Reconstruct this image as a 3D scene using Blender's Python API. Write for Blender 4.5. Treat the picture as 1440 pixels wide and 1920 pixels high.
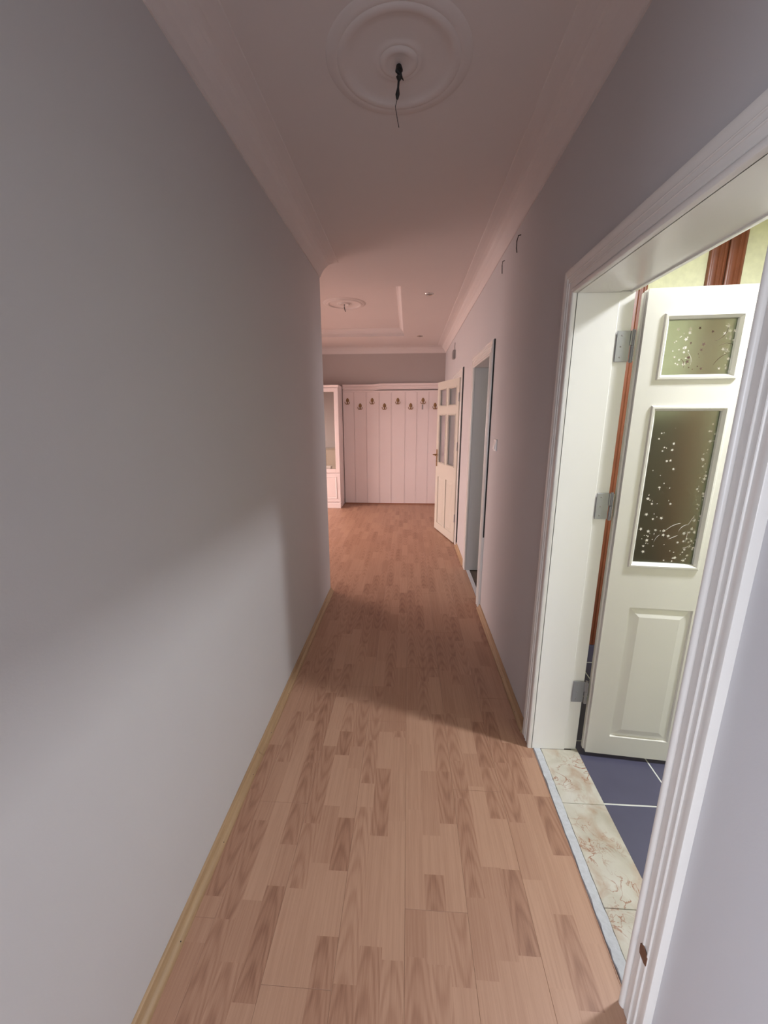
import bpy, bmesh, math, random
from mathutils import Vector, Matrix
random.seed(7)
S = bpy.context.scene
C = S.collection
for o in list(bpy.data.objects): bpy.data.objects.remove(o)

# ------------------------------------------------------------------ camera
cd = bpy.data.cameras.new('camera'); cam = bpy.data.objects.new('camera', cd); C.objects.link(cam)
cd.sensor_fit = 'HORIZONTAL'; cd.sensor_width = 36.0; cd.lens = 745.37/1440*36.0
cd.clip_start = 0.02; cd.clip_end = 60
p, yw, rl = math.radians(13.4789), math.radians(3.4567), math.radians(-0.1129)
F = Vector((-math.sin(yw)*math.cos(p), math.cos(yw)*math.cos(p), -math.sin(p)))
R0 = Vector((math.cos(yw), math.sin(yw), 0)); U0 = R0.cross(F)
R = R0*math.cos(rl)+U0*math.sin(rl); U = -R0*math.sin(rl)+U0*math.cos(rl)
M = Matrix((R, U, -F)).transposed().to_4x4(); M.translation = (0, 0, 1.56)
cam.matrix_world = M
S.camera = cam

# ------------------------------------------------------------------ world, light, exposure
S.view_settings.view_transform = 'Standard'; S.view_settings.look = 'None'
S.view_settings.gamma = 1.0; S.view_settings.exposure = -0.12; S.view_settings.use_curve_mapping = False
w = bpy.data.worlds.new('world'); S.world = w; w.use_nodes = True
w.node_tree.nodes['Background'].inputs[0].default_value = (.72, .86, 1.0, 1)
w.node_tree.nodes['Background'].inputs[1].default_value = 1.0

def area(name, loc, rot, sx, sy, power, col, spread=180):
    l = bpy.data.lights.new(name, 'AREA'); l.shape = 'RECTANGLE'; l.size = sx; l.size_y = sy
    l.energy = power; l.color = col; l.spread = math.radians(spread)
    o = bpy.data.objects.new(name, l); C.objects.link(o); o.location = loc; o.rotation_euler = rot
    return o
HP = math.pi/2
# daylight fill through an unseen window added behind the camera (faces +y)
area('fill_near_end', (-.04, -2.36, 1.35), (HP-math.radians(34), 0, 0), .95, 1.9, 36, (.88, .92, 1.0), 130)
# daylight fill from an unseen room and doorway added at the left (faces +x)
area('fill_left_room', (-2.62, -1.0, 1.40), (0, -HP+math.radians(14), math.radians(22)), 1.4, 1.2, 60, (.80, .87, 1.0), 150)
# daylight through the hall window at the left (faces +x)
area('daylight_hall', (-3.93, 5.3, 1.20), (0, -HP+math.radians(34), 0), 1.6, 2.2, 170, (1.0, .76, .69), 140)
# fill from a window added in the grey room, brightening the middle reveal
area('fill_grey_room', (3.22, 3.35, 1.5), (0, HP, 0), 1.4, 1.0, 22, (.95, .97, 1.0))
# the ceiling lamp of the tiled side room
LAMP = (1.70, 1.28, 2.60)
area('side_room_lamp', (LAMP[0], LAMP[1], LAMP[2]-.035), (0, 0, 0), .26, .12, 55, (.93, .965, 1.0))

# ------------------------------------------------------------------ materials
def mat(name, col, rough=.5, metal=0., spec=.5, var=.0, vscale=3., bump=0., bscale=60., coat=0.):
    m = bpy.data.materials.new(name); m.use_nodes = True; nt = m.node_tree; b = nt.nodes['Principled BSDF']
    b.inputs['Base Color'].default_value = (*col, 1); b.inputs['Roughness'].default_value = rough
    b.inputs['Metallic'].default_value = metal; b.inputs['Specular IOR Level'].default_value = spec
    if coat: b.inputs['Coat Weight'].default_value = coat; b.inputs['Coat Roughness'].default_value = .12
    tc = nt.nodes.new('ShaderNodeTexCoord')
    if var:
        n = nt.nodes.new('ShaderNodeTexNoise'); n.inputs['Scale'].default_value = vscale; n.inputs['Detail'].default_value = 4
        nt.links.new(tc.outputs['Object'], n.inputs['Vector'])
        mr = nt.nodes.new('ShaderNodeMapRange'); mr.inputs['From Min'].default_value = .3; mr.inputs['From Max'].default_value = .7
        mr.inputs['To Min'].default_value = 1-var; mr.inputs['To Max'].default_value = 1+var
        nt.links.new(n.outputs['Fac'], mr.inputs['Value'])
        mx = nt.nodes.new('ShaderNodeVectorMath'); mx.operation = 'SCALE'; mx.inputs[0].default_value = col
        nt.links.new(mr.outputs[0], mx.inputs['Scale']); nt.links.new(mx.outputs[0], b.inputs['Base Color'])
    if bump:
        n2 = nt.nodes.new('ShaderNodeTexNoise'); n2.inputs['Scale'].default_value = bscale; n2.inputs['Detail'].default_value = 5
        nt.links.new(tc.outputs['Object'], n2.inputs['Vector'])
        bp = nt.nodes.new('ShaderNodeBump'); bp.inputs['Strength'].default_value = bump; bp.inputs['Distance'].default_value = .004
        nt.links.new(n2.outputs['Fac'], bp.inputs['Height']); nt.links.new(bp.outputs[0], b.inputs['Normal'])
    return m

def wood_mat():
    m = bpy.data.materials.new('laminate_beech'); m.use_nodes = True; nt = m.node_tree; N = nt.nodes; L = nt.links
    b = N['Principled BSDF']
    uv = N.new('ShaderNodeUVMap'); uv.uv_map = 'grain'
    at = N.new('ShaderNodeAttribute'); at.attribute_name = 'block'
    sa = N.new('ShaderNodeSeparateXYZ'); L.new(at.outputs['Vector'], sa.inputs[0])
    su = N.new('ShaderNodeSeparateXYZ'); L.new(uv.outputs[0], su.inputs[0])
    def mth(op, a, c=None, clamp=False):
        n = N.new('ShaderNodeMath'); n.operation = op; n.use_clamp = clamp
        for i, v in enumerate((a, c)):
            if v is None: continue
            if isinstance(v, (int, float)): n.inputs[i].default_value = v
            else: L.new(v, n.inputs[i])
        return n.outputs[0]
    u, v = su.outputs[0], su.outputs[1]
    tone, seed, cath = sa.outputs[0], sa.outputs[1], sa.outputs[2]
    def noise(us, vs, det=3, amp=40):
        cb = N.new('ShaderNodeCombineXYZ'); L.new(mth('MULTIPLY', u, us), cb.inputs[0]); L.new(mth('MULTIPLY', v, vs), cb.inputs[1])
        L.new(mth('MULTIPLY', seed, amp), cb.inputs[2])
        n = N.new('ShaderNodeTexNoise'); n.inputs['Scale'].default_value = 1; n.inputs['Detail'].default_value = det
        L.new(cb.outputs[0], n.inputs['Vector']); return n.outputs['Fac']
    warp = noise(40, 9, 2)
    off = mth('MULTIPLY', mth('SUBTRACT', seed, .5), .022)
    uu = mth('ADD', u, off); u2 = mth('MULTIPLY', uu, uu)
    ph = mth('ADD', mth('ADD', v, mth('MULTIPLY', u2, 120)), mth('MULTIPLY', warp, .075))
    rings = mth('SINE', mth('MULTIPLY', ph, 62))
    rings = mth('POWER', mth('ADD', mth('MULTIPLY', rings, .5), .5), 1.6)
    core = mth('SUBTRACT', 1, mth('MULTIPLY', u2, 2600), True)
    ringf = mth('MULTIPLY', mth('MULTIPLY', rings, cath), .27)
    coref = mth('MULTIPLY', mth('MULTIPLY', core, cath), .13)
    st = mth('MULTIPLY', mth('SUBTRACT', noise(150, 3.5, 4), .5), .75)
    fine = mth('MULTIPLY', mth('SUBTRACT', noise(700, 16, 2, 11), .5), .45)
    tot = mth('ADD', mth('ADD', mth('MULTIPLY', tone, .50), ringf), mth('ADD', coref, mth('ADD', st, fine)), True)
    cr = N.new('ShaderNodeValToRGB'); e = cr.color_ramp.elements
    e[0].position = 0; e[0].color = (.45, .266, .177, 1); e[1].position = 1; e[1].color = (.215, .100, .062, 1)
    k = e.new(.5); k.color = (.345, .184, .118, 1)
    L.new(tot, cr.inputs[0]); L.new(cr.outputs[0], b.inputs['Base Color'])
    b.inputs['Roughness'].default_value = .42; b.inputs['Specular IOR Level'].default_value = .45
    bp = N.new('ShaderNodeBump'); bp.inputs['Strength'].default_value = .08; bp.inputs['Distance'].default_value = .001
    L.new(fine, bp.inputs['Height']); L.new(bp.outputs[0], b.inputs['Normal'])
    return m

def beech_mat():
    m = mat('beech_trim', (.50, .33, .17), .45)
    nt = m.node_tree; N = nt.nodes; L = nt.links; b = N['Principled BSDF']
    tc = N.new('ShaderNodeTexCoord'); mp = N.new('ShaderNodeMapping'); mp.inputs['Scale'].default_value = (90, 3, 90)
    n = N.new('ShaderNodeTexNoise'); n.inputs['Scale'].default_value = 1; n.inputs['Detail'].default_value = 4
    L.new(tc.outputs['Object'], mp.inputs[0]); L.new(mp.outputs[0], n.inputs[0])
    cr = N.new('ShaderNodeValToRGB'); cr.color_ramp.elements[0].position = .3; cr.color_ramp.elements[1].position = .7
    cr.color_ramp.elements[0].color = (.30, .185, .098, 1); cr.color_ramp.elements[1].color = (.42, .28, .158, 1)
    L.new(n.outputs['Fac'], cr.inputs[0]); L.new(cr.outputs[0], b.inputs['Base Color'])
    return m

def marble_mat():
    m = mat('cream_marble', (.70, .62, .5), .28)
    nt = m.node_tree; N = nt.nodes; L = nt.links; b = N['Principled BSDF']
    tc = N.new('ShaderNodeTexCoord')
    def nz(s, d, dist=0., off=0.):
        mp = N.new('ShaderNodeMapping'); mp.inputs['Location'].default_value = (off, off*.7, off*.3); L.new(tc.outputs['Object'], mp.inputs[0])
        n = N.new('ShaderNodeTexNoise'); n.inputs['Scale'].default_value = s; n.inputs['Detail'].default_value = d; n.inputs['Distortion'].default_value = dist
        L.new(mp.outputs[0], n.inputs[0]); return n.outputs['Fac']
    def ramp(src, stops):
        cr = N.new('ShaderNodeValToRGB'); L.new(src, cr.inputs[0]); e = cr.color_ramp.elements
        e[0].position, e[0].color = stops[0][0], (*stops[0][1], 1); e[1].position, e[1].color = stops[-1][0], (*stops[-1][1], 1)
        for q, c in stops[1:-1]: e.new(q).color = (*c, 1)
        return cr.outputs[0]
    base = ramp(nz(9, 6, .6), [(.3, (.44, .40, .325)), (.5, (.54, .505, .43)), (.7, (.61, .58, .52))])
    vein = ramp(nz(13, 6, 1.6, 3.1), [(.475, (0, 0, 0)), (.5, (1, 1, 1)), (.525, (0, 0, 0))])
    area_ = ramp(nz(6.5, 3, .3, 8.3), [(.46, (0, 0, 0)), (.62, (1, 1, 1))])
    mm = N.new('ShaderNodeMix'); mm.data_type = 'RGBA'; mm.blend_type = 'MULTIPLY'; mm.inputs[0].default_value = 1
    L.new(vein, mm.inputs[6]); L.new(area_, mm.inputs[7])
    bl = N.new('ShaderNodeMix'); bl.data_type = 'RGBA'
    bw = N.new('ShaderNodeRGBToBW'); L.new(mm.outputs[2], bw.inputs[0])
    L.new(bw.outputs[0], bl.inputs[0]); L.new(base, bl.inputs[6]); bl.inputs[7].default_value = (.30, .11, .05, 1)
    patch = ramp(nz(10, 5, 1.0, 5.7), [(.52, (0, 0, 0)), (.72, (.6, .6, .6))])
    bl2 = N.new('ShaderNodeMix'); bl2.data_type = 'RGBA'; bw2 = N.new('ShaderNodeRGBToBW'); L.new(patch, bw2.inputs[0])
    L.new(bw2.outputs[0], bl2.inputs[0]); L.new(bl.outputs[2], bl2.inputs[6]); bl2.inputs[7].default_value = (.38, .22, .13, 1)
    L.new(bl2.outputs[2], b.inputs['Base Color'])
    return m

def glass_mat(name, col, rough, trans=1.0):
    m = mat(name, col, rough); b = m.node_tree.nodes['Principled BSDF']
    b.inputs['Transmission Weight'].default_value = trans; b.inputs['IOR'].default_value = 1.35
    return m

def emit_mat(name, col, s):
    m = mat(name, (.9, .9, .9), .4); b = m.node_tree.nodes['Principled BSDF']
    b.inputs['Emission Color'].default_value = (*col, 1); b.inputs['Emission Strength'].default_value = s
    return m

PAINT = mat('grey_wall_paint', (.56, .542, .55), .62, spec=.35, var=.012, vscale=1.7, bump=.05, bscale=180)
TAUPE = mat('taupe_wall_paint', (.45, .395, .375), .62, spec=.35, var=.012, vscale=1.7, bump=.05, bscale=180)
CEIL = mat('ceiling_paint', (.66, .60, .585), .8, spec=.2, var=.012, vscale=2, bump=.03, bscale=120)
PLASTER = mat('plaster_moulding', (.67, .61, .595), .8, spec=.2, bump=.03, bscale=90)
WHITE = mat('white_gloss_paint', (.80, .775, .74), .26, spec=.5, var=.012, vscale=5)
WHITEJ = mat('white_jamb_paint', (.82, .80, .775), .22, spec=.5, var=.01, vscale=4)
PANELP = mat('pinkish_white_panel_paint', (.85, .755, .745), .5, spec=.35, var=.012, vscale=3)
CREAM = mat('cream_door_paint', (.57, .535, .465), .4, spec=.45, var=.01, vscale=3)
WOOD = wood_mat(); BEECH = beech_mat(); MARBLE = marble_mat()
SUB = mat('screed', (.16, .10, .075), .9)
CAULK = mat('grey_grout', (.52, .53, .56), .85, var=.08, vscale=60, bump=.5, bscale=150)
TILE = mat('dark_blue_tile', (.082, .078, .128), .34, spec=.5, var=.05, vscale=8)
GROUT = mat('tile_grout', (.66, .66, .63), .9)
DARKSTONE = mat('dark_stone', (.10, .075, .06), .45, var=.15, vscale=12)
WALLP = mat('yellow_green_wallpaper', (.84, .83, .60), .75, spec=.25, var=.06, vscale=28, bump=.5, bscale=60)
BROWN = mat('brown_wood', (.23, .068, .032), .36, spec=.5, var=.14, vscale=9)
BROWND = mat('dark_brown_wood', (.07, .018, .012), .5)
STEEL = mat('hinge_steel', (.34, .34, .36), .45, metal=.45)
BRASS = mat('aged_brass', (.30, .18, .085), .42, metal=.75)
BLACK = mat('black_tape_and_shade', (.012, .011, .011), .55)
CHROME = mat('chrome', (.62, .60, .58), .22, metal=1.)
LENS = mat('spot_lens', (.22, .20, .19), .25)
PLASTIC = mat('white_plastic', (.84, .83, .82), .35)
GREYBOX = mat('grey_plastic', (.30, .28, .275), .5)
CHIP = mat('bare_brown_fibreboard', (.17, .075, .04), .8, var=.1, vscale=60)
FROST = glass_mat('frosted_glass', (.46, .50, .42), .34)
FROST2 = glass_mat('grey_frosted_glass', (.86, .82, .86), .30)
STAR = mat('star_print', (.78, .72, .66), .5)
STARD = mat('dark_star_print', (.11, .055, .045), .5)
CLEARG = glass_mat('window_glass', (.95, .97, 1), .02)
MIRROR = mat('mirror_glass', (.58, .56, .52), .03, metal=1.)
SKIRT = mat('brown_skirting_wood', (.36, .15, .085), .5)
LAMPM = emit_mat('lamp_diffuser', (.93, .97, 1.0), 6.0)
TEAL = mat('teal_plastic', (.03, .06, .065), .5)

# ------------------------------------------------------------------ mesh helpers
class MB:
    def __init__(s): s.bm = bmesh.new()
    def box(s, x0, x1, y0, y1, z0, z1, bev=0., seg=1):
        bm = s.bm
        vs = [bm.verts.new((x, y, z)) for z in (z0, z1) for y in (y0, y1) for x in (x0, x1)]
        fs = [(0, 2, 3, 1), (4, 5, 7, 6), (0, 1, 5, 4), (2, 6, 7, 3), (0, 4, 6, 2), (1, 3, 7, 5)]
        faces = [bm.faces.new([vs[i] for i in f]) for f in fs]
        if bev:
            es = list({e for f in faces for e in f.edges})
            bmesh.ops.bevel(bm, geom=es, offset=bev, segments=seg, affect='EDGES', profile=.5)
        return s
    def loft(s, rings, closed=True, cap=True):
        bm = s.bm; R_ = [[bm.verts.new(q) for q in r] for r in rings]; n = len(rings[0])
        for a, b in zip(R_, R_[1:]):
            for i in range(n if closed else n-1):
                j = (i+1) % n; bm.faces.new((a[i], a[j], b[j], b[i]))
        if cap and closed:
            bm.faces.new(R_[0][::-1]); bm.faces.new(R_[-1])
        return s
    def lathe(s, prof, c, n=48, axis='z'):
        rings = []
        for k in range(n):
            a = 2*math.pi*k/n; ca, sa = math.cos(a), math.sin(a)
            if axis == 'z': rings.append([(c[0]+r*ca, c[1]+r*sa, c[2]+z) for r, z in prof])
            elif axis == 'y': rings.append([(c[0]+r*ca, c[1]+z, c[2]+r*sa) for r, z in prof])
            else: rings.append([(c[0]+z, c[1]+r*ca, c[2]+r*sa) for r, z in prof])
        rings.append(rings[0])
        bm = s.bm; R_ = [[bm.verts.new(q) for q in r] for r in rings[:-1]]; R_.append(R_[0])
        for a, b in zip(R_, R_[1:]):
            for i in range(len(prof)-1): bm.faces.new((a[i], b[i], b[i+1], a[i+1]))
        bmesh.ops.remove_doubles(bm, verts=bm.verts, dist=1e-6)
        return s
    def tube(s, pts, r, n=8):
        pts = [Vector(q) for q in pts]; rings = []
        rr = r if isinstance(r, (list, tuple)) else [r]*len(pts)
        for i, q in enumerate(pts):
            t = (pts[min(i+1, len(pts)-1)]-pts[max(i-1, 0)]).normalized()
            a = t.cross(Vector((0, 0, 1))); a = a if a.length > .05 else t.cross(Vector((1, 0, 0))); a.normalize(); b = t.cross(a)
            rings.append([tuple(q+(a*math.cos(2*math.pi*k/n)+b*math.sin(2*math.pi*k/n))*rr[i]) for k in range(n)])
        return s.loft(rings)
    def poly(s, pts, d):     # extrude a planar polygon (list of 3d points) by vector d
        d = Vector(d); return s.loft([pts, [tuple(Vector(q)+d) for q in pts]])
    def build(s, name, m, parent=None, smooth=False):
        bm = s.bm; bmesh.ops.recalc_face_normals(bm, faces=bm.faces)
        me = bpy.data.meshes.new(name); bm.to_mesh(me); bm.free(); me.materials.append(m)
        if smooth:
            me.shade_smooth()
            try: me.set_sharp_from_angle(angle=math.radians(35))
            except Exception: pass
        o = bpy.data.objects.new(name, me); C.objects.link(o)
        if parent: o.parent = parent
        return o

def empty(name, loc=(0, 0, 0), rz=0.):
    o = bpy.data.objects.new(name, None); C.objects.link(o); o.location = loc; o.rotation_euler = (0, 0, rz)
    o.empty_display_size = .1
    return o
def tag(o, label, cat=None, group=None, kind=None):
    if label: o['label'] = label
    if cat: o['category'] = cat
    if group: o['group'] = group
    if kind: o['kind'] = kind
    return o
def struct(o, label): return tag(o, label, kind='structure')
def copy_tree(o, parent=None):
    c = o.copy(); C.objects.link(c); c.parent = parent
    for ch in list(o.children): copy_tree(ch, c)
    return c

# ------------------------------------------------------------------ dimensions
XL, XR, XR2 = -.695, .614, .804          # corridor wall faces, room side of the right wall
YN, YC, YE = -2.40, 3.351, 7.171         # near end, corner where the hall opens, end wall
ZC, ZT = 2.70, 2.80                      # ceiling, recessed tray
HX = -4.0                                # hall's left wall
D1 = (.790, 1.643); D2 = (3.180, 3.945); D3 = (4.825, 5.585); DZ = 2.0
RX = 3.30                                # far wall of the side rooms
ROOM = (.10, 2.60)

# ------------------------------------------------------------------ walls
def wall(name, boxes, label, m=PAINT):
    b = MB()
    for q in boxes: b.box(*q)
    return struct(b.build(name, m), label)
D0 = (-.80, .12)  # unseen left doorway, added to let fill light onto the right wall
wall('wall_left', [(XL-.13, XL, YN, D0[0], 0, ZT), (XL-.13, XL, D0[1], YC, 0, ZT), (XL-.13, XL, D0[0], D0[1], 2.05, ZT)], 'long plain grey wall along the left of the corridor')
rb = []
ys = [YN] + [v for d in (D1, D2, D3) for v in (d[0]-.02, d[1]+.02)] + [YE]
for i in range(0, len(ys), 2): rb.append((XR, XR2, ys[i], ys[i+1], 0, ZT))
for d in (D1, D2, D3): rb.append((XR, XR2, d[0]-.02, d[1]+.02, DZ+.02, ZT))
wall('wall_right', rb, 'grey wall along the right of the corridor, pierced by three doorways')
wall('wall_end', [(HX-.15, RX+.15, YE, YE+.15, 0, ZT)], 'taupe grey end wall above the coat rack panelling', TAUPE)
wall('wall_near', [(XL-.13, -.54, YN-.15, YN, 0, ZT), (.46, XR2, YN-.15, YN, 0, ZT), (-.54, .46, YN-.15, YN, 2.32, ZT), (-.54, .46, YN-.15, YN, 0, .38)], 'grey near end wall of the corridor around its added window')
wall('wall_hall_front', [(HX-.15, XL-.13, YC-.13, YC, 0, ZT)], 'grey front wall of the hall beyond the corridor corner')
wall('wall_hall_left', [(HX-.15, HX, YC, 4.18, 0, ZT), (HX-.15, HX, 6.42, YE, 0, ZT), (HX-.15, HX, 4.18, 6.42, 2.32, ZT), (HX-.15, HX, 4.18, 6.42, 0, .38)], 'grey left wall of the hall around its wide window')
# side rooms
wall('wall_side_room_back', [(XR2, RX+.15, ROOM[1], ROOM[1]+.10, 0, ZT)], 'bright yellow green papered wall behind the open door', WALLP)
wall('wall_side_room_right', [(RX, RX+.15, ROOM[0]-.1, ROOM[1], 0, ZT)], 'yellow green papered far wall of the tiled side room', WALLP)
wall('wall_side_room_front', [(XR2, RX+.15, ROOM[0]-.10, ROOM[0], 0, ZT)], 'yellow green papered near wall of the tiled side room', WALLP)
wall('wall_side_room_left', [(XR2, XR2+.004, ROOM[0], D1[0]-.1, 0, ZT), (XR2, XR2+.004, D1[1]+.1, ROOM[1], 0, ZT), (XR2, XR2+.004, D1[0]-.1, D1[1]+.1, DZ+.1, ZT)], 'yellow green papered doorway wall of the tiled side room', WALLP)
wall('wall_grey_room_right', [(RX, RX+.15, ROOM[1]+.1, 2.80, 0, ZT), (RX, RX+.15, 3.90, YE, 0, ZT), (RX, RX+.15, 2.80, 3.90, 0, .78), (RX, RX+.15, 2.80, 3.90, 2.22, ZT)], 'grey wall of the far room around its added window')

wall('wall_added_left_room_left', [(-2.85, -2.70, -2.40, -1.65, 0, ZT), (-2.85, -2.70, -.35, 1.00, 0, ZT), (-2.85, -2.70, -1.65, -.35, 0, .70), (-2.85, -2.70, -1.65, -.35, 2.20, ZT)], 'grey window wall of the unseen room added at the left')
wall('wall_added_left_room_front', [(-2.70, XL-.13, -2.50, -2.40, 0, ZT)], 'grey near wall of the unseen room added at the left')
wall('wall_added_left_room_back', [(-2.70, XL-.13, 1.00, 1.10, 0, ZT)], 'grey far wall of the unseen room added at the left')
def window(name, axis, at, a0, a1, z0, z1, label, mull=1):
    e = struct(empty(name), label)
    t = .055
    def bx(b, p0, p1, q0, q1, d0, d1):
        if axis == 'x': b.box(at+d0, at+d1, p0, p1, q0, q1, .004)
        else: b.box(p0, p1, at+d0, at+d1, q0, q1, .004)
    b = MB(); bx(b, a0, a1, z0, z0+t, -.04, .04); bx(b, a0, a1, z1-t, z1, -.04, .04)
    bx(b, a0, a0+t, z0+t, z1-t, -.04, .04); bx(b, a1-t, a1, z0+t, z1-t, -.04, .04)
    for k in range(mull):
        c = a0+(a1-a0)*(k+1)/(mull+1); bx(b, c-.03, c+.03, z0+t, z1-t, -.035, .035)
    b.build('window_frame', WHITE, e)
    for k in range(mull+1):
        w0 = a0+(a1-a0)*k/(mull+1)+.05; w1 = a0+(a1-a0)*(k+1)/(mull+1)-.05
        b = MB(); bx(b, w0, w1, z0+.05, z1-.05, -.003, .003); b.build('pane', CLEARG, e)
window('window_1', 'x', HX-.09, 4.18, 6.42, .38, 2.32, 'wide white framed window in the left wall of the hall', 2)
window('added_window_2', 'y', YN-.09, -.54, .46, .38, 2.32, 'white framed window added to light the near end of the corridor', 1)
window('added_window_3', 'x', RX+.09, 2.80, 3.90, .78, 2.22, 'white framed window added to light the room behind the middle doorway', 1)

back = bpy.data.objects['wall_side_room_back']
DIMWALL = mat('dim_lower_wall_boards', (.062, .044, .030), .5, spec=.4, var=.1, vscale=5)  # added boards, their dark colour standing in for dimness on the lower wallpaper
for i in range(13):
    x0 = .90+i*.115
    if 1.15 < x0 < 1.36 or 1.6 < x0 < 1.86: continue
    MB().box(x0+.002, x0+.113, ROOM[1]-.012, ROOM[1]+.004, 0, 1.60, .004).build('board', DIMWALL, back)  # added board standing in for dimness on the lower wallpaper
window('added_window_4', 'x', -2.775, -1.65, -.35, .70, 2.20, 'white framed window of the unseen room added at the left', 1)
# ------------------------------------------------------------------ ceiling with its recessed tray
T = (-3.30, -.078, 3.95, 6.23)
b = MB()
b.box(XL-.13, XR2, YN, YC, ZC, ZT+.1)
b.box(HX, XR2, YC, T[2], ZC, ZT+.1); b.box(HX, XR2, T[3], YE, ZC, ZT+.1)
b.box(T[1], XR2, T[2], T[3], ZC, ZT+.1); b.box(HX, T[0], T[2], T[3], ZC, ZT+.1)
b.box(T[0], T[1], T[2], T[3], ZT, ZT+.1)
struct(b.build('ceiling', CEIL), 'off-white plaster ceiling with a recessed tray over the hall')
b = MB(); b.box(XR2, RX, ROOM[0], ROOM[1], ZC, ZT); struct(b.build('ceiling', CEIL), 'plain ceiling of the tiled side room')
b = MB(); b.box(-2.70, XL-.13, -2.40, 1.00, ZC, ZT); struct(b.build('ceiling', CEIL), 'plain ceiling of the unseen room added at the left')
b = MB(); b.box(XR2, RX, ROOM[1]+.1, YE, ZC, ZT); struct(b.build('ceiling', CEIL), 'plain ceiling of the room behind the middle doorway')

# crown mouldings: profile (distance from wall, drop below ceiling)
CP = [(0, .0), (.150, 0), (.147, .0025), (.115, .006), (.092, .010), (.074, .016), (.066, .021), (.062, .026), (.044, .040), (.027, .060), (.015, .080), (.009, .090), (.006, .100), (0, .100)]
def crown(name, p0, p1, nrm, label, z=ZC, prof=CP, m0=0, m1=0):
    p0, p1, nrm = Vector((*p0, 0)), Vector((*p1, 0)), Vector((*nrm, 0)); t = (p1-p0).normalized()
    r0 = [tuple(p0+nrm*d+t*d*m0+Vector((0, 0, z-h))) for d, h in prof]
    r1 = [tuple(p1+nrm*d-t*d*m1+Vector((0, 0, z-h))) for d, h in prof]
    return struct(MB().loft([r0, r1]).build(name, PLASTER), label)
crown('trim_1', (XL, YN), (XL, YC), (1, 0), 'white plaster crown moulding along the left wall')
crown('trim_2', (XR, YN), (XR, YE), (-1, 0), 'white plaster crown moulding along the right wall', m1=1)
crown('trim_3', (HX, YE), (XR, YE), (0, -1), 'white plaster crown moulding across the end wall', m1=1)
crown('trim_4', (HX, YC), (XL, YC), (0, 1), 'white plaster crown moulding on the hall front wall')
TP = [(0, 0), (.060, 0), (.058, .006), (.042, .012), (.030, .024), (.020, .042), (.015, .058), (.006, .062), (.006, .082), (0, .082)]
crown('trim_5', (T[0], T[3]), (T[1], T[3]), (0, -1), 'stepped plaster moulding at the far edge of the ceiling tray', ZT, TP, 1, 1)
crown('trim_6', (T[1], T[2]), (T[1], T[3]), (-1, 0), 'stepped plaster moulding at the right edge of the ceiling tray', ZT, TP, 1, 1)
crown('trim_7', (T[0], T[2]), (T[1], T[2]), (0, 1), 'stepped plaster moulding at the near edge of the ceiling tray', ZT, TP, 1, 1)
crown('trim_8', (T[0], T[2]), (T[0], T[3]), (1, 0), 'stepped plaster moulding at the left edge of the ceiling tray', ZT, TP, 1, 1)

# ------------------------------------------------------------------ laminate floor: every plank a part
b = MB(); b.box(XL-.13, XR2, YN, YC, -.12, -.0105); b.box(HX, XR2, YC, YE, -.12, -.0105)
floor = struct(b.build('floor', SUB), 'pinkish beech laminate floor in three-strip planks')
PW, SW, PL, XP = .2025, .0675, 1.285, .0075
# strip joints read from the photograph near the camera: strip -> [(y, tone nearer than the joint, arched grain)]
OV = {-1: [(1.672, .30, 0), (1.248, .15, 0), (.832, .25, 1)], -2: [(1.487, .62, 1), (1.187, .25, 0), (.86, .55, 1)], -3: [(1.30, .18, 1), (.773, .7, 1)],
      0: [(1.30, .30, 0), (.96, .78, 0), (.843, .45, 1)], 1: [(1.485, .50, 0), (1.20, .12, 0), (1.066, .72, 1), (.96, .42, 0), (.83, .3, 1)],
      2: [(1.487, .66, 1), (1.249, .20, 0), (.96, .35, 1), (.786, .28, 0)], 3: [(1.36, .55, 1), (1.005, .66, 0), (.804, .35, 0)],
      4: [(1.42, .12, 0), (1.102, .62, 0), (.85, .35, 0)], 5: [(1.52, .5, 1), (1.281, .30, 0), (1.098, .82, 1), (.865, .25, 0)],
      6: [(1.55, .60, 1), (1.270, .56, 0), (1.07, .18, 0), (.80, .15, 0)], 7: [(1.396, .40, 0), (.975, .60, 1), (.76, .2, 0)],
      8: [(1.389, .78, 1), (1.156, .15, 0)], -4: [(1.48, .25, 0), (1.25, .85, 1), (1.059, .22, 0), (.876, .75, 1)],
      -5: [(1.55, .12, 0), (1.297, .66, 0), (1.08, .28, 0), (.759, .3, 0)], -6: [(1.60, .55, 1), (1.22, .35, 1), (.997, .28, 0)],
      -7: [(1.50, .65, 1), (1.136, .50, 0), (1.0, .85, 1), (.72, .4, 0)], -8: [(1.756, .2, 0), (1.30, .12, 0), (.955, .6, 0), (.80, .45, 1)],
      -9: [(1.496, .5, 0), (1.22, .62, 1), (.90, .5, 1)], -10: [(1.352, .72, 1), (.959, .45, 0), (.838, .66, 0)], -11: [(1.2, .6, 1), (.8, .5, 0)]}
JOINT = {0: .961, -1: 1.776, -2: .759, 1: 1.40, 2: .70, -3: 1.30, -4: .9}
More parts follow.
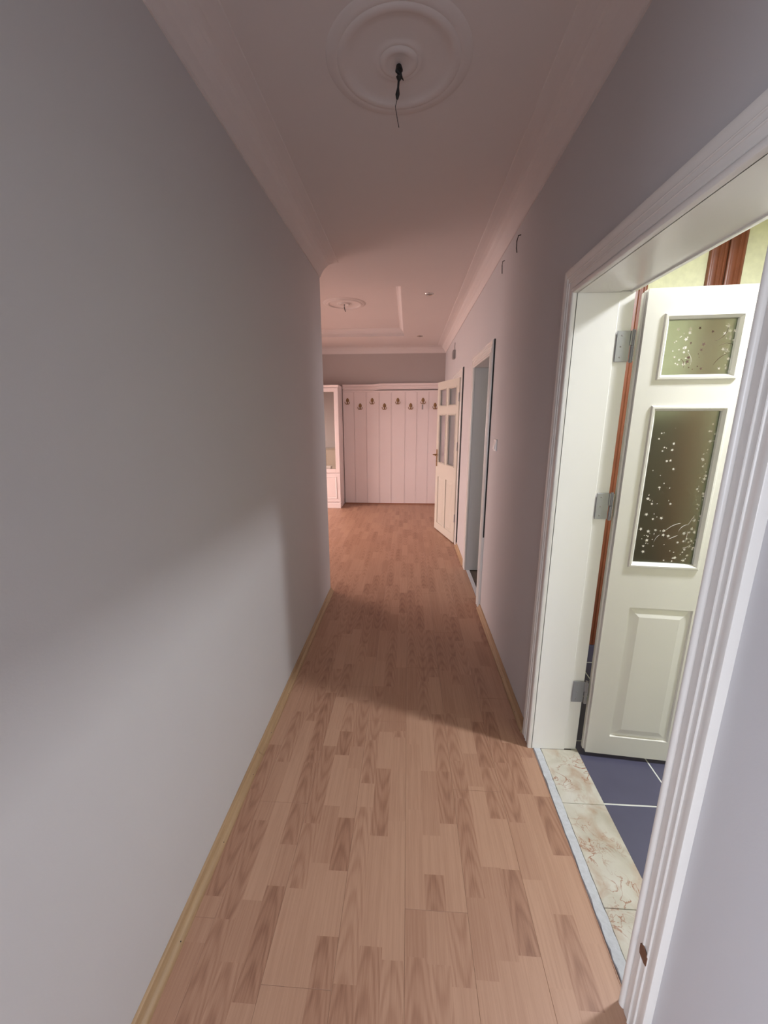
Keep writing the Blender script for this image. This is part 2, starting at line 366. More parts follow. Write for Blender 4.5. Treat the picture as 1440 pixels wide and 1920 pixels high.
def strip_cells(si, y0, y1, rnd):
    """joints of one strip from y0 to y1: list of (ya, yb, tone, seed, arched)"""
    js = []; y = y1
    ov = OV.get(si, [])
    ytop = ov[0][0] if ov else -9
    cells = []; cur = y1
    while cur > y0+1e-6:
        nxt = None
        if ov and cur <= ytop+1e-6:
            lower = [q for q in ov if q[0] < cur-1e-6]
            here = [q for q in ov if q[0] >= cur-1e-6]
            tone, arch = (here[-1][1], here[-1][2]) if here else (rnd.random()*.6, 0)
            nxt = lower[0][0] if lower else cur-rnd.uniform(.22, .42)
        else:
            tone = min(.95, max(0, rnd.choice([.12, .2, .28, .38, .45, .62, .75])+rnd.uniform(-.06, .06))); arch = 1 if rnd.random() < .5 else 0
            nxt = cur-rnd.uniform(.20, .42)
            if ov and nxt < ytop < cur: nxt = ytop
        nxt = max(nxt, y0)
        cells.append((nxt, cur, tone, rnd.random(), arch)); cur = nxt
    return cells
strips = {}
def region_planks(k, ya, yb, x0c, x1c, jo):
    """planks of column k between ya..yb"""
    edges = []; y = jo
    while y > ya: y -= PL
    while y < yb:
        a, c = max(y, ya), min(y+PL, yb)
        if c-a > .01: edges.append((a, c))
        y += PL
    px0, px1 = XP+k*PW, XP+(k+1)*PW
    for a, c in edges:
        bm = bmesh.new(); uvl = bm.loops.layers.uv.new('grain'); cl = bm.loops.layers.float_color.new('block')
        g = .0002; ch = .0006
        lo, hi = max(px0, x0c), min(px1, x1c)
        if hi-lo < .004: bm.free(); continue
        for s_ in range(3):
            si = k*3+s_; sx0, sx1 = px0+s_*SW, px0+(s_+1)*SW
            A, B = max(sx0, lo), min(sx1, hi)
            if B-A < 1e-4: continue
            al = A+(g+ch if A == lo else 0); bl = B-(g+ch if B == hi else 0)
            for (ca, cb, tone, seed, arch) in strips[si]:
                q0, q1 = max(ca, a), min(cb, c)
                if q1-q0 < 1e-4: continue
                y0 = q0+(g+ch if q0 == a else 0); y1 = q1-(g+ch if q1 == c else 0)
                if y1 <= y0: continue
                f = bm.faces.new([bm.verts.new((x, y, 0)) for x, y in ((al, y0), (bl, y0), (bl, y1), (al, y1))])
                for l in f.loops:
                    l[uvl].uv = (l.vert.co.x-(sx0+sx1)/2, (l.vert.co.y-cb) if seed > .35 else (ca-l.vert.co.y)); l[cl] = (tone, seed, arch, 1)
        # chamfered edge and sides
        x0, x1, y0, y1 = lo+g, hi-g, a+g, c-g
        top = [(x0+ch, y0+ch, 0), (x1-ch, y0+ch, 0), (x1-ch, y1-ch, 0), (x0+ch, y1-ch, 0)]
        mid = [(x0, y0, -ch*.8), (x1, y0, -ch*.8), (x1, y1, -ch*.8), (x0, y1, -ch*.8)]
        bot = [(q[0], q[1], -.0095) for q in mid]
        V = [[bm.verts.new(q) for q in r] for r in (top, mid, bot)]
        for r0, r1 in zip(V, V[1:]):
            for i in range(4):
                j = (i+1) % 4; f = bm.faces.new((r0[j], r0[i], r1[i], r1[j]))
                for l in f.loops: l[cl] = (.7, .5, 0, 1)
        f = bm.faces.new(V[2][::-1])
        me = bpy.data.meshes.new('plank'); bm.to_mesh(me); bm.free(); me.materials.append(WOOD)
        o = bpy.data.objects.new('plank', me); C.objects.link(o); o.parent = floor
rnd = random.Random(11)
kmin = math.floor((HX-XP)/PW); kmax = math.floor((XR+.006-XP)/PW)
for k in range(kmin, kmax+1):
    for s_ in range(3):
        strips[k*3+s_] = strip_cells(k*3+s_, YN if k >= -4 else YC, YE, rnd)
for k in range(kmin, kmax+1):
    jo = JOINT.get(k, rnd.uniform(0, PL))
    x1 = XR+.005
    if XP+(k+1)*PW > XL:
        region_planks(k, YN, YC, XL, x1, jo)
    region_planks(k, YC, YE, HX, x1, jo)

# ------------------------------------------------------------------ side-room floors
b = MB(); b.box(XR2, RX, ROOM[0], ROOM[1], -.12, -.0055)
fl2 = struct(b.build('floor', GROUT), 'dark blue tiled floor of the side room with pale grout')
gx, gy, ts, gr = 1.130, 1.375, .333, .0033
for i in range(-1, 7):
    for j in range(-4, 4):
        x0, x1 = max(gx+i*ts+gr, XR2+.026), min(gx+(i+1)*ts-gr, RX); y0, y1 = max(gy+j*ts+gr, ROOM[0]), min(gy+(j+1)*ts-gr, ROOM[1])
        if x1-x0 < .02 or y1-y0 < .02: continue
        MB().box(x0, x1, y0, y1, -.0095, -.004, .0012).build('tile', TILE, fl2)
b = MB(); b.box(XR, RX, D2[0]-.02, D2[1]+.02, -.12, -.006); b.box(XR2, RX, ROOM[1]+.1, YE, -.12, -.0061)
struct(b.build('floor', DARKSTONE), 'dark brown stone floor seen through the middle doorway')

b = MB(); b.box(-2.70, XL-.13, -2.40, 1.00, -.12, 0); b.box(XL-.13, XL, D0[0], D0[1], -.009, .0005); struct(b.build('floor', BEECH), 'beech floor of the unseen room added at the left')
# ------------------------------------------------------------------ doorways
def casing_prof(w=.095, t=.022):   # (across from the opening outward, projection)
    return [(0, 0), (0, .013), (.002, .0175), (.007, .0205), (.013, .0205), (.0185, .017), (.0205, .0125), (.0225, .0150), (.030, .0158),
            (.0425, .0158), (.0435, .0185), (.0455, .0193), (.0475, .0185), (.0485, .0160),
            (.0625, .0162), (.0635, .0188), (.0655, .0196), (.0675, .0188), (.0685, .0165), (.080, .0175), (.090, .0200), (w-.001, .0195), (w, .018), (w, 0)]
def door_frame(name, d, label, side=-1, thr=None, m=WHITE, mj=WHITEJ, room_side=True):
    e = struct(empty(name), label)
    P = casing_prof()
    def leg(face, sgn, yin, dirn, cname):
        r0 = [(face+sgn*h, yin+dirn*w_, -.004) for w_, h in P]; r1 = [(face+sgn*h, yin+dirn*w_, DZ+w_) for w_, h in P]
        o = MB().loft([r0, r1]).build(cname, m, e, True); return o
    def head(face, sgn):
        r0 = [(face+sgn*h, d[0]-w_, DZ+w_) for w_, h in P]; r1 = [(face+sgn*h, d[1]+w_, DZ+w_) for w_, h in P]
        return MB().loft([r0, r1]).build('casing', m, e, True)
    near = leg(XR, -1, d[0], -1, 'casing'); leg(XR, -1, d[1], 1, 'casing'); head(XR, -1)
    if room_side: leg(XR2, 1, d[0], -1, 'casing'); head(XR2, 1)
    xj = XR2+.018
    # jamb boards with a shallow rebate at the room side
    def jamb(y, dirn):
        b = MB(); b.box(XR-.004, xj-.055, min(y, y+dirn*.02), max(y, y+dirn*.02), 0, DZ+.0, .0015)
        b.box(xj-.0545, xj, min(y+dirn*.005, y+dirn*.022), max(y+dirn*.005, y+dirn*.022), 0, DZ+.004, .0015)
        return b.build('jamb', mj, e)
    jamb(d[0], -1); jamb(d[1], 1)
    b = MB(); b.box(XR-.004, xj-.055, d[0]-.0195, d[1]+.0195, DZ, DZ+.02, .0015); b.box(xj-.0545, xj, d[0]-.0195, d[1]+.0195, DZ+.005, DZ+.022, .0015)
    b.build('head_jamb', mj, e)
    return e, near
fr1, near_casing = door_frame('door_1', D1, 'white fluted door frame of the near right doorway')
# bare chip low on the near casing
cy = [(.7505, .2825), (.7420, .2890), (.7300, .2840), (.7225, .2790), (.7225, .2530), (.7300, .2500), (.7483, .2540), (.7505, .2663)]
tag(MB().poly([(XR-.0206, y, z) for y, z in cy], (.003, 0, 0)).build('paint_chip', CHIP, near_casing), 'bare brown chip low on the white casing')
# threshold of cream marble and its grout line
b = MB(); b.box(XR+.006, XR2+.024, D1[0]-.0, D1[1], -.06, -.009); thr = b.build('threshold', GROUT, fr1)
for y0, y1 in ((D1[0]+.0005, 1.0005), (1.0020, 1.3640), (1.3655, D1[1]-.0005)):
    MB().box(XR+.043, XR2+.024, y0, y1, -.009, .0015, .0012).build('stone', MARBLE, thr)
rr = random.Random(3); rings = []
for i in range(41):
    y = D1[0]-.004+(D1[1]-D1[0]+.006)*i/40; j = lambda a: rr.uniform(-a, a)
    rings.append([(XR+.006+j(.0022), y, -.008), (XR+.010+j(.0025), y, .0018+j(.0006)), (XR+.026, y, .0030+j(.0008)), (XR+.041+j(.0018), y, .0020+j(.0006)), (XR+.0425, y, -.008)])
MB().loft(rings).build('grout_strip', CAULK, thr, True)

fr2, c2 = door_frame('door_2', D2, 'white door frame of the open middle doorway', mj=PAINT)
b = MB(); b.box(XR+.006, XR+.040, D2[0], D2[1], -.02, .003, .001); b.build('threshold', CAULK, fr2)
for fr, d in ((fr2, D2),): MB().box(XR-.010, XR+.001, d[0]-.1000, d[0]-.0952, .62, DZ+.099).build('gap_shade', BLACK, fr)  # black strip standing in for the shade in the crack beside the casing
fr3, c3 = door_frame('door_3', D3, 'white door frame of the far doorway beside the coat rack')

MB().box(XR-.012, XR+.001, D3[0]-.1030, D3[0]-.0952, .05, DZ+.099).build('gap_shade', BLACK, fr3)  # crack shade beside the far casing, put in as a black strip
# ------------------------------------------------------------------ panelled door leaves
def star_pts(cx, cz, r, rot):
    return [(cx+(r if k % 2 == 0 else r*.42)*math.sin(rot+k*math.pi/5), cz+(r if k % 2 == 0 else r*.42)*math.cos(rot+k*math.pi/5)) for k in range(10)]
LW, LT, LH = .74, .036, 1.985
GX = ((.078, .316), (.406, .644)); GZ = ((.948, 1.566), (1.686, 1.886)); PX = ((.096, .342), (.398, .644)); PZ = (.10, .752)
def make_leaf(name, m, glassm, stars, loc, rz, hinge_x=0.):
    e = empty(name, loc, rz)
    b = MB(); y0, y1 = 0, LT
    # stiles, rails and mullions around the glass
    xs = [0, GX[0][0], GX[0][1], GX[1][0], GX[1][1], LW]
    b.box(xs[0], xs[1], y0, y1, .80, LH); b.box(xs[2], xs[3], y0, y1, .80, LH); b.box(xs[4], xs[5], y0, y1, .80, LH)
    for g in GX:
        b.box(g[0], g[1], y0, y1, .80, GZ[0][0]); b.box(g[0], g[1], y0, y1, GZ[0][1], GZ[1][0]); b.box(g[0], g[1], y0, y1, GZ[1][1], LH)
    # lower part around the two panels
    b.box(0, PX[0][0], y0, y1, 0, .80); b.box(PX[0][1], PX[1][0], y0, y1, 0, .80); b.box(PX[1][1], LW, y0, y1, 0, .80)
    for q in PX: b.box(q[0], q[1], y0, y1, 0, PZ[0]); b.box(q[0], q[1], y0, y1, PZ[1], .80)
    # lip on the hinge edge
    b.box(-.009, 0.0005, y0+.013, y1, .004, LH-.006, .003)
    b.build('frame', m, e)
    for q in PX:
        b = MB()
        def rc(i, y): return [(q[0]+i, y, PZ[0]+i), (q[1]-i, y, PZ[0]+i), (q[1]-i, y, PZ[1]-i), (q[0]+i, y, PZ[1]-i)]
        b.loft([rc(.044, .0005), rc(.008, .0095), rc(.002, .0100), rc(0, .0015), rc(-.0, LT-.0015), rc(.002, LT-.010), rc(.008, LT-.0095), rc(.044, LT-.0005)])
        b.build('panel', m, e)
    for g in GX:
        for z in GZ:
            pane = MB().box(g[0]-.004, g[1]+.004, LT/2-.002, LT/2+.002, z[0]-.004, z[1]+.004).build('glass_pane', glassm, e)
            b = MB()
            def rr_(i, y): return [(g[0]+i, y, z[0]+i), (g[1]-i, y, z[0]+i), (g[1]-i, y, z[1]-i), (g[0]+i, y, z[1]-i)]
            for sg in (0, 1):
                yy = (lambda v: v if sg == 0 else LT-v)
                b.loft([rr_(-.014, yy(.0005)), rr_(-.014, yy(-.003)), rr_(-.011, yy(-.0065)), rr_(-.004, yy(-.007)), rr_(-.001, yy(-.003)), rr_(.0045, yy(.004)), rr_(.005, yy(LT/2-.0022))], cap=False)
            b.build('glazing_bead', m, e)
            if stars:
                rs = random.Random(int(g[0]*1000+z[0]*100)); b = MB(); bd = MB(); yb = LT/2-.0026
                W, Hh = g[1]-g[0], z[1]-z[0]
                n = 120 if Hh > .4 else 60
                for i in range(n):
                    if Hh > .4:
                        t_ = rs.random(); 
                        if t_ < .30: fx, fz = rs.uniform(.84, .98), rs.uniform(.1, .95)
                        elif t_ < .72: fx, fz = rs.uniform(.05, .97), rs.uniform(.02, .24)
                        else: fx, fz = rs.uniform(.12, .50), rs.uniform(.2, .9)
                    else:
                        t_ = rs.random()
                        if t_ < .35: fx, fz = rs.uniform(.84, .98), rs.uniform(.05, .95)
                        elif t_ < .75: fx, fz = rs.uniform(.38, .72), rs.uniform(.05, .92)
                        else: fx, fz = rs.uniform(.15, .40), rs.uniform(.2, .95)
                    r = rs.choice([.0026, .0034, .0045, .006, .0078]); dk = Hh < .4 and .38 < fx < .74
                    P = star_pts(g[0]+fx*W, z[0]+fz*Hh, r, rs.uniform(0, 1.2)); (bd if dk else b).poly([(x, yb, zz) for x, zz in P], (0, .0004, 0))
                for i in range(7 if Hh > .4 else 5):
                    fx, fz = rs.uniform(.3, .82), (rs.uniform(.04, .3) if (Hh > .4 and i < 7) else rs.uniform(.1, .7)); L_ = rs.uniform(.03, .065); cur = rs.uniform(-1.3, 1.3); a0 = rs.uniform(0, 1.5)
                    pts = []; x, zz = g[0]+fx*W, z[0]+fz*Hh
                    for s2 in range(9):
                        x = min(max(x, g[0]+.006), g[1]-.006); zz = min(max(zz, z[0]+.006), z[1]-.006)
                        pts.append((x, yb, zz)); a = a0+cur*s2/8*1.3; x += math.cos(a)*L_/8; zz += math.sin(a)*L_/8
                    (bd if Hh < .4 and i < 4 else b).tube(pts, [.0003+.0006*math.sin(math.pi*(i2+.3)/8.8) for i2 in range(9)], 5)
                st = b.build('star_print', STAR, pane); st['kind'] = 'stuff'; st['label'] = 'small pale printed stars and curling stems'
                if Hh < .4:
                    st = bd.build('star_print', STARD, pane); st['kind'] = 'stuff'; st['label'] = 'small dark printed stars and curling stems'
                else: bd.bm.free()
    # lever handles with a long plate on both faces
    for sg in (-1, 1):
        yf = -.0 if sg < 0 else LT
        b = MB(); b.box(LW-.055, LW-.020, min(yf, yf+sg*.007), max(yf, yf+sg*.007), .885, 1.115, .003)
        hp = b.build('handle_plate', BRASS, e)
        MB().tube([(LW-.037, yf+sg*.006, 1.045), (LW-.037, yf+sg*.045, 1.045), (LW-.045, yf+sg*.055, 1.045), (LW-.075, yf+sg*.056, 1.044), (LW-.135, yf+sg*.052, 1.040)], [.009, .009, .009, .0085, .007], 10).build('lever', BRASS, hp, True)
        MB().lathe([(0, sg*.012), (.006, sg*.012), (.007, sg*.006)], (LW-.037, yf, .955), 14, 'y').build('keyhole', BROWND, hp)
    return e
def screw(b, x, y, z): b.lathe([(0, -.0012), (.0028, -.001), (.0034, 0)], (x, y, z), 12, 'y')
near_leaf = make_leaf('panelled_door', WHITE, FROST, True, (.852, 1.617, .018), math.radians(-5.1))
tag(near_leaf, 'white door with star-printed frosted panes, standing open over dark blue tiles', 'door', kind='thing')
# three steel hinges of the near door: leaf plate on the jamb, knuckle, plate on the door edge
Mi = (Matrix.Translation(near_leaf.location) @ Matrix.Rotation(near_leaf.rotation_euler.z, 4, 'Z')).inverted()
for zb in (1.760, 1.147, .270):
    b = MB()
    b.box(.772, .8215, 1.6405, 1.6430, zb, zb+.108, .0005)
    b.tube([(.8300, 1.6395, zb-.004), (.8300, 1.6395, zb+.056)], .0062, 12)
    b.tube([(.8300, 1.6395, zb+.0575), (.8300, 1.6395, zb+.112)], .0055, 12)
    b.box(.820, .8300, 1.6375, 1.6395, zb+.058, zb+.108, .0004)
    b.box(.8300, .8345, 1.6300, 1.6540, zb, zb+.108, .0005)
    bb = b.bm; bmesh.ops.transform(bb, matrix=Mi, verts=bb.verts)
    h = b.build('hinge', STEEL, near_leaf, False)
    for dz in (.016, .054, .092):
        b = MB(); screw(b, .790, 1.6405, zb+dz)
        bmesh.ops.transform(b.bm, matrix=Mi, verts=b.bm.verts); b.build('screw', GREYBOX, h)
ang = math.atan2(.683, -.183)
n_ = Vector((.683, .183)).normalized()      # from the seen face back into the leaf
far_leaf = make_leaf('panelled_door', CREAM, FROST2, False, (.578+n_.x*LT, 4.835+n_.y*LT, .012), ang)
tag(far_leaf, 'cream glazed door with brass lever, ajar into the corridor beside the coat rack', 'door', kind='thing')
for zb in (.27, 1.15, 1.72):
    MB().tube([(-.016, LT+.004, zb), (-.016, LT+.004, zb+.10)], .0055, 10).build('hinge', STEEL, far_leaf)

# ------------------------------------------------------------------ baseboards
BPF = [(0, 0), (.030, 0), (.030, .006), (.026, .013), (.019, .017), (.014, .021), (.011, .029), (.008, .037), (.003, .040), (0, .040)]
def baseboard(name, x, s, segs, label, prof=BPF):
    e = struct(empty(name), label)
    for y0, y1 in segs:
        o = MB().loft([[(x+s*d, y0, h) for d, h in prof], [(x+s*d, y1, h) for d, h in prof]]).build('strip', BEECH, e, True)
        k = y0+.13
        while k < y1-.05 and y1 < 3.5:
            MB().lathe([(0, .0016), (.0016, .0012), (.002, 0)], (x+s*.0245, k, .0132), 8).build('nail', BLACK, o); k += .29
    return e
baseboard('baseboard_left', XL, 1, [(D0[1], 1.5195), (1.5210, YC-.004)], 'beech baseboard in two lengths along the left wall')
baseboard('baseboard_right', XR, -1, [(D1[1]+.096, D2[0]-.097)], 'beech baseboard between the near and the middle doorway')
baseboard('baseboard_right', XR, -1, [(D2[1]+.096, D3[0]-.097)], 'beech baseboard between the middle and the far doorway')
baseboard('baseboard_right', XR, -1, [(YN, D1[0]-.098)], 'beech baseboard at the near end of the right wall')
baseboard('baseboard_right', XR, -1, [(D3[1]+.096, 7.10)], 'beech baseboard behind the door that stands ajar')
b = MB(); b.loft([[(HX, YC+d, h) for d, h in BPF], [(XL, YC+d, h) for d, h in BPF]]); struct(b.build('baseboard_front', BEECH, None, True), 'beech baseboard on the hall front wall')

# ------------------------------------------------------------------ ceiling roses, dangling wires, spots
def rose(loc, label, relief):
    prof = [(0, -.012), (.034, -.012), (.040, -.017), (.048, -.020), (.056, -.018), (.061, -.012), (.064, -.008), (.070, -.011), (.076, -.009), (.080, -.005), (.092, -.004), (.150, -.006), (.168, -.009),
            (.174, -.016), (.182, -.021), (.191, -.022), (.199, -.018), (.203, -.013), (.209, -.015), (.218, -.013), (.226, -.008), (.236, -.005), (.240, 0), (0, 0)]
    prof = [(r, z*relief) for r, z in prof]
    o = MB().lathe(prof, (0, 0, 0), 96).build('ceiling_rose', PLASTER, None, True); o.location = loc
    return tag(o, label, 'ceiling rose', 'plaster ceiling roses')
rose((-.046, 1.622, ZC), 'round white plaster ceiling rose over the corridor, nearest the camera', .45)
rose((-.735, 4.86, ZT), 'round white plaster ceiling rose in the recessed tray over the hall', .8)
def pendant_wire(loc, label, big=True):
    e = empty('ceiling_wire', loc); tag(e, label, 'wire', 'bare ceiling wires')
    if big:
        MB().tube([(0, 0, 0), (.001, -.001, -.014), (.002, .0, -.030), (.0, .002, -.040)], [.009, .013, .011, .004], 10).build('taped_joint', BLACK, e, True)
        MB().tube([(.004, .0, -.02), (.010, .004, -.030), (.016, .01, -.034)], [.006, .003, .0012], 7).build('wire_stub', BLACK, e, True)
        MB().tube([(.0, .002, -.036), (-.002, .006, -.055), (-.004, .008, -.072), (-.005, .010, -.084)], [.004, .0035, .0075, .004], 8).build('taped_end', BLACK, e, True)
        MB().tube([(-.005, .010, -.082), (-.011, .012, -.103), (-.010, .012, -.112), (-.005, .015, -.135), (.001, .018, -.160)], .0011, 6).build('bare_wire', BLACK, e, True)
    else:
        MB().tube([(0, 0, 0), (-.002, 0, -.03), (.004, 0, -.055), (.012, 0, -.075)], [.006, .005, .0045, .003], 8).build('taped_joint', BLACK, e, True)
pendant_wire((-.046, 1.622, ZC-.012), 'black taped wire with a kinked bare end hanging from the near ceiling rose')
pendant_wire((-.735, 4.86, ZT-.012), 'short black wire hanging from the ceiling rose in the hall tray', False)
def spot(loc, label):
    e = empty('recessed_spotlight', loc); tag(e, label, 'spotlight', 'recessed ceiling spotlights')
    MB().lathe([(.030, .002), (.030, -.003), (.034, -.006), (.041, -.005), (.044, 0)], (0, 0, 0), 40).build('trim_ring', CHROME, e, True)
    MB().lathe([(0, -.001), (.012, -.004), (.024, -.003), (.0305, .001)], (0, 0, 0), 32).build('lamp', LENS, e, True)
    MB().tube([(-.020, 0, -.004), (0, 0, -.009), (.020, 0, -.004)], .003, 8).build('clip', CHROME, e, True)
spot((.184, 4.20, ZC), 'unlit chrome recessed ceiling spotlight nearer the camera')
spot((.152, 6.24, ZC), 'unlit chrome recessed ceiling spotlight close to the end wall')

# ------------------------------------------------------------------ things on the right wall
e = empty('light_switch', (XR, 2.862, 1.365)); tag(e, 'white rocker light switch on the right wall past the near doorway', 'light switch')
MB().box(-.009, 0, -.041, .041, -.041, .041, .003, 2).build('plate', PLASTIC, e)
b = MB(); b.loft([[(-.009, -.028, -.028), (-.009, .028, -.028), (-.009, .028, .028), (-.009, -.028, .028)], [(-.017, -.026, -.027), (-.017, .026, -.027), (-.011, .026, .027), (-.011, -.026, .027)]]); b.build('rocker', PLASTIC, e)
def wallwire(loc, label, pts):
    o = MB().tube(pts, .0028, 7).build('wall_wire', BLACK, None, True); o.location = loc; tag(o, label, 'wire', 'black wires poking from the right wall')
wallwire((XR, 2.555, 2.545), 'short black wire end poking from the right wall, the longer and nearer of two', [(.004, 0, 0), (-.014, 0, -.004), (-.020, .004, -.030), (-.018, .012, -.060), (-.012, .020, -.082)])
wallwire((XR, 2.945, 2.55), 'short black wire end poking from the right wall, the farther of two', [(.004, 0, 0), (-.012, 0, -.006), (-.014, .004, -.03), (-.010, .010, -.075)])
e = empty('door_chime', (XR, 5.72, 2.37)); tag(e, 'small grey box high on the right wall above the far doorway', 'door chime')
MB().box(-.035, 0, -.055, .055, -.058, .052, .006, 2).build('case', GREYBOX, e)
MB().box(-.039, -.034, -.045, .045, -.045, .035, .003).build('cover', GREYBOX, e)
MB().tube([(-.006, .01, .05), (-.008, .012, .09), (-.006, .008, .15)], .003, 6).build('cable', BLACK, e)

# ------------------------------------------------------------------ coat rack panelling with hooks
YP = 7.128
e = empty('coat_rack_panel', (0, YE, 0)); cr = tag(e, 'pinkish white board panelling with two staggered rows of coat hooks', 'coat rack')
def rel(o): o.location = (0, -YE, 0); return o
rel(MB().box(-1.150, .600, YP+.018, YE-.001, .018, 1.985).build('backing', PANELP, cr))
xs = [-1.146, -.951, -.736, -.513, -.299, -.059, .143, .345, .560]
for i, (a, c) in enumerate(zip(xs, xs[1:])):
    b = MB(); g = .0018
    prof = [(a+g, YP+.018), (a+g, YP+.005), (a+g+.002, YP+.001), (a+g+.006, YP), (a+g+.011, YP), (a+g+.013, YP+.0025), (c-g-.004, YP+.0025), (c-g, YP+.005), (c-g, YP+.018)]
    rel(b.loft([[(x, y, .020) for x, y in prof], [(x, y, 1.972) for x, y in prof]]).build('board', PANELP, cr))
rel(MB().box(-1.146, .600, YP-.004, YP+.018, 1.972, 2.000, .004).build('top_rail', PANELP, cr))
# cornice above, slightly warped away from the rail so a dark gap opens on its right half
pf = [(0, 0), (.030, 0), (.034, .010), (.030, .022), (.040, .034), (.044, .052), (.038, .058), (.050, .066), (.054, .092), (.050, .098), (0, .098)]
rel(MB().loft([[(x, YE-.001-d*1.25, z0+h) for d, h in pf] for x, z0 in ((-1.146, 2.001), (-.62, 2.003), (-.50, 2.016), (.60, 2.022))]).build('cornice', PANELP, cr))
rel(MB().box(-1.146, .600, YP+.006, YE-.001, .0, .019).build('base_strip', SKIRT, cr))
def make_hook():
    h = empty('hook'); h.parent = cr
    b = MB(); out = []
    for k in range(20):     # pointed, leaf-shaped back plate
        t = 2*math.pi*k/20; z = math.cos(t); wv = .027*math.sin(t)*(1-.35*z)
        out.append((wv, 0, .030+z*.036))
    b.loft([[(x, 0, z) for x, y, z in out], [(x*.96, -.004, .030+(z-.030)*.97) for x, y, z in out], [(x*.6, -.008, .030+(z-.030)*.65) for x, y, z in out]])
    b.tube([(0, -.006, .02), (0, -.010, -.005), (0, -.012, -.030), (0, -.014, -.040)], [.010, .009, .011, .008], 10)
    o = b.build('hook_plate', BRASS, h, True)
    for s in (-1, 1):
        pts = [(0, -.014, -.036), (s*.014, -.022, -.040), (s*.028, -.032, -.036), (s*.037, -.040, -.022), (s*.039, -.043, -.008)]
        b = MB(); b.tube(pts, [.007, .0065, .006, .0055, .005], 8); b.lathe([(0, -.006), (.0055, -.003), (.0065, 0), (.0055, .003), (0, .006)], (s*.039, -.043, -.004), 10)
        b.build('prong', BRASS, h, True)
    return h
hx = [(-1.063, 1.800), (-.842, 1.712), (-.632, 1.800), (-.419, 1.711), (-.187, 1.800), (.036, 1.712), (.246, 1.800), (.455, 1.716)]
h0 = make_hook()
for i, (x, z) in enumerate(hx):
    h = h0 if i == 0 else copy_tree(h0, cr)
    h.location = (x, YP+.004-YE, z+.012)
e = empty('key_tag', (.236, YP-.040, 1.768)); tag(e, 'small grey key tag hanging from the seventh coat hook', 'key tag')
MB().tube([(.008+.010*math.cos(t*.5), 0, .010*math.sin(t*.5)) for t in range(13)], .0012, 6).build('ring', CHROME, e)
MB().box(-.011, .013, -.004, .002, -.088, -.008, .002).build('tag', GREYBOX, e)

# ------------------------------------------------------------------ hall cabinet with mirror
CX0, CX1, CY = -2.30, -1.158, 6.74
e = empty('hall_cabinet', (0, CY, 0)); hc = tag(e, 'tall white hall cabinet with a mirror door above a panelled door', 'cabinet')
def rc_(o): o.location = (0, -CY, 0); return o
b = MB(); b.box(CX0, CX1, CY+.02, YE-.002, .105, 2.03); b.box(CX0, CX1, CY+.022, YE-.002, .09, .105); rc_(b.build('body', PANELP, hc))
rc_(MB().box(CX0, CX1-.003, CY-.012, YE-.01, 0, .095, .004).build('plinth', PANELP, hc))
pfc = [(0, 2.030), (.018, 2.034), (.022, 2.046), (.034, 2.054), (.036, 2.066), (0, 2.066)]
rc_(MB().loft([[(x, CY+.02-d, z) for d, z in pfc]+[(x, YE-.003, 2.066), (x, YE-.003, 2.030)] for x in (CX0, CX1+.004)]).build('cornice', PANELP, hc))
dw = (CX1-.006-CX0)/2
for k in range(2):
    x1 = CX1-.004-k*dw; x0 = x1-dw+.004
    f = rc_(MB().box(x0, x0+.07, CY, CY+.019, .622, 2.022, .003).box(x1-.07, x1, CY, CY+.019, .622, 2.022, .003).box(x0+.07, x1-.07, CY, CY+.019, .622, .690, .003).box(x0+.07, x1-.07, CY, CY+.019, 1.960, 2.022, .003).build('mirror_door', PANELP, hc))
    MB().box(x0+.066, x1-.066, CY+.008, CY+.012, .686, 1.964).build('mirror', MIRROR, f)
    d = rc_(MB().box(x0, x1, CY, CY+.019, .112, .606, .003).build('lower_door', PANELP, hc))
    def rg(i, y): return [(x0+.062+i, y, .170+i), (x1-.062-i, y, .170+i), (x1-.062-i, y, .552-i), (x0+.062+i, y, .552-i)]
    MB().loft([rg(0, CY+.001), rg(.002, CY-.006), rg(.010, CY-.006), rg(.016, CY-.001), rg(.05, CY-.0015)]).build('panel_moulding', PANELP, d)
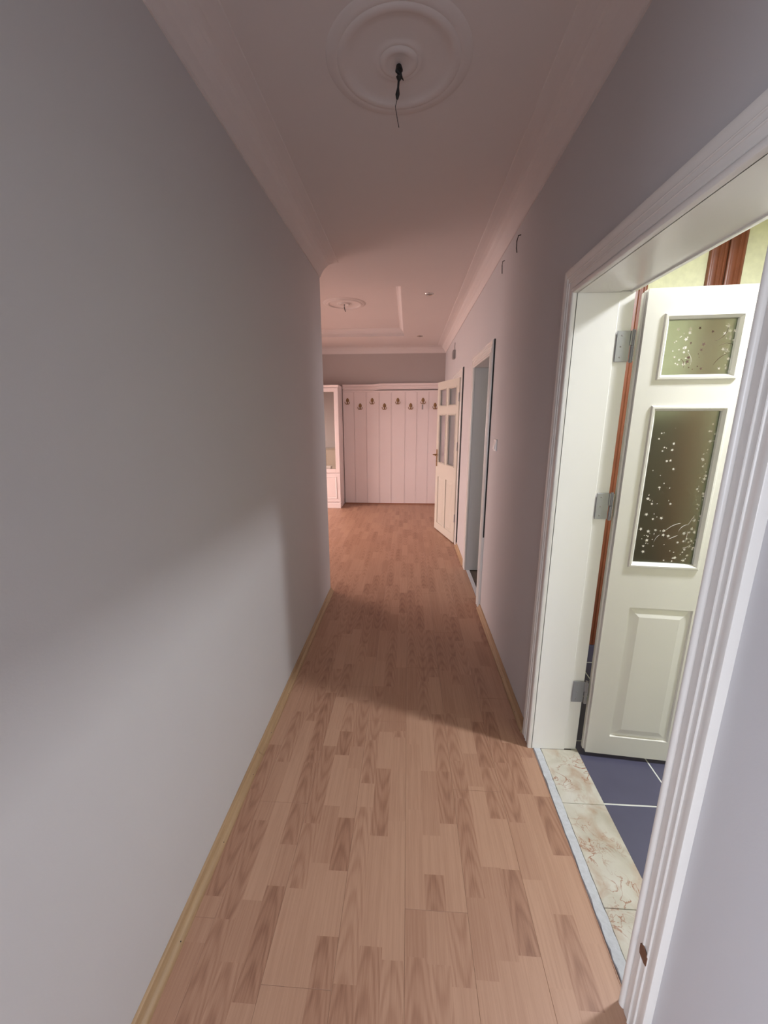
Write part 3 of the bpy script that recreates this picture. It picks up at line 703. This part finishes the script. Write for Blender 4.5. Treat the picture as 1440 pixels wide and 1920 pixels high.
# things the mirror shows, on the hall's front side
e = empty('low_cabinet', (-2.02, YC+.20, 0)); tag(e, 'low cream cabinet by the hall front wall, seen in the mirror', 'cabinet')
MB().box(-.42, .42, -.17, .17, .05, .78, .004).build('body', CREAM, e); MB().box(-.44, .44, -.18, .19, .78, .80, .004).build('top', CREAM, e)
for s in (-1, 1): MB().box(min(s*.005, s*.41), max(s*.005, s*.41), .17, .186, .07, .765, .003).build('door', CREAM, e)
MB().box(-.40, .40, -.16, .15, 0, .05).build('plinth', CREAM, e)

e = empty('stool', (-1.92, 4.22, 0)); tag(e, 'small dark stool in the hall, reflected in the mirror', 'stool')
MB().box(-.16, .16, -.14, .14, .27, .30, .005).build('seat', TEAL, e)
for sx in (-1, 1):
    for sy in (-1, 1): MB().tube([(sx*.13, sy*.11, .27), (sx*.145, sy*.125, 0)], [.014, .011], 8).build('leg', TEAL, e)
o = MB().box(-.12, .12, -.09, .09, 0, .13, .006).build('box', PLASTIC); o.location = (-1.92, 4.22, .301); tag(o, 'small white box on the dark stool, reflected in the mirror', 'box')
# ------------------------------------------------------------------ side room: lamp and brown wood casings
e = empty('ceiling_lamp', (LAMP[0], LAMP[1], ZC)); tag(e, 'white strip ceiling lamp lighting the tiled side room', 'ceiling lamp')
MB().box(-.27, .27, -.075, .075, -.055, 0, .006).build('housing', PLASTIC, e)
MB().box(-.25, .25, -.06, .06, -.099, -.0555, .01, 2).build('diffuser', LAMPM, e)
def brown_casing(name, x0, label, group):
    y = ROOM[1]; P = [(0, 0), (0, .018), (.006, .022), (.014, .022), (.018, .015), (.026, .017), (.040, .017), (.044, .022), (.050, .022), (.054, .017), (.066, .017), (.070, .022), (.078, .022), (.084, .016), (.090, .014), (.090, 0)]
    o = MB().loft([[(x0+a, y-d, 0) for a, d in P], [(x0+a, y-d, 2.68) for a, d in P]]).build(name, BROWN, None, True)
    return tag(o, label, 'wood casing', group, kind='thing')
brown_casing('wood_casing', 1.262, 'reddish brown fluted wood casing seen through the gap by the door hinges', 'brown wood casings in the side room')
brown_casing('wood_casing', 1.664, 'reddish brown fluted wood casing above the open door, left one of the touching pair', 'brown wood casings in the side room')
brown_casing('wood_casing', 1.760, 'reddish brown fluted wood casing above the open door, right one of the touching pair', 'brown wood casings in the side room')
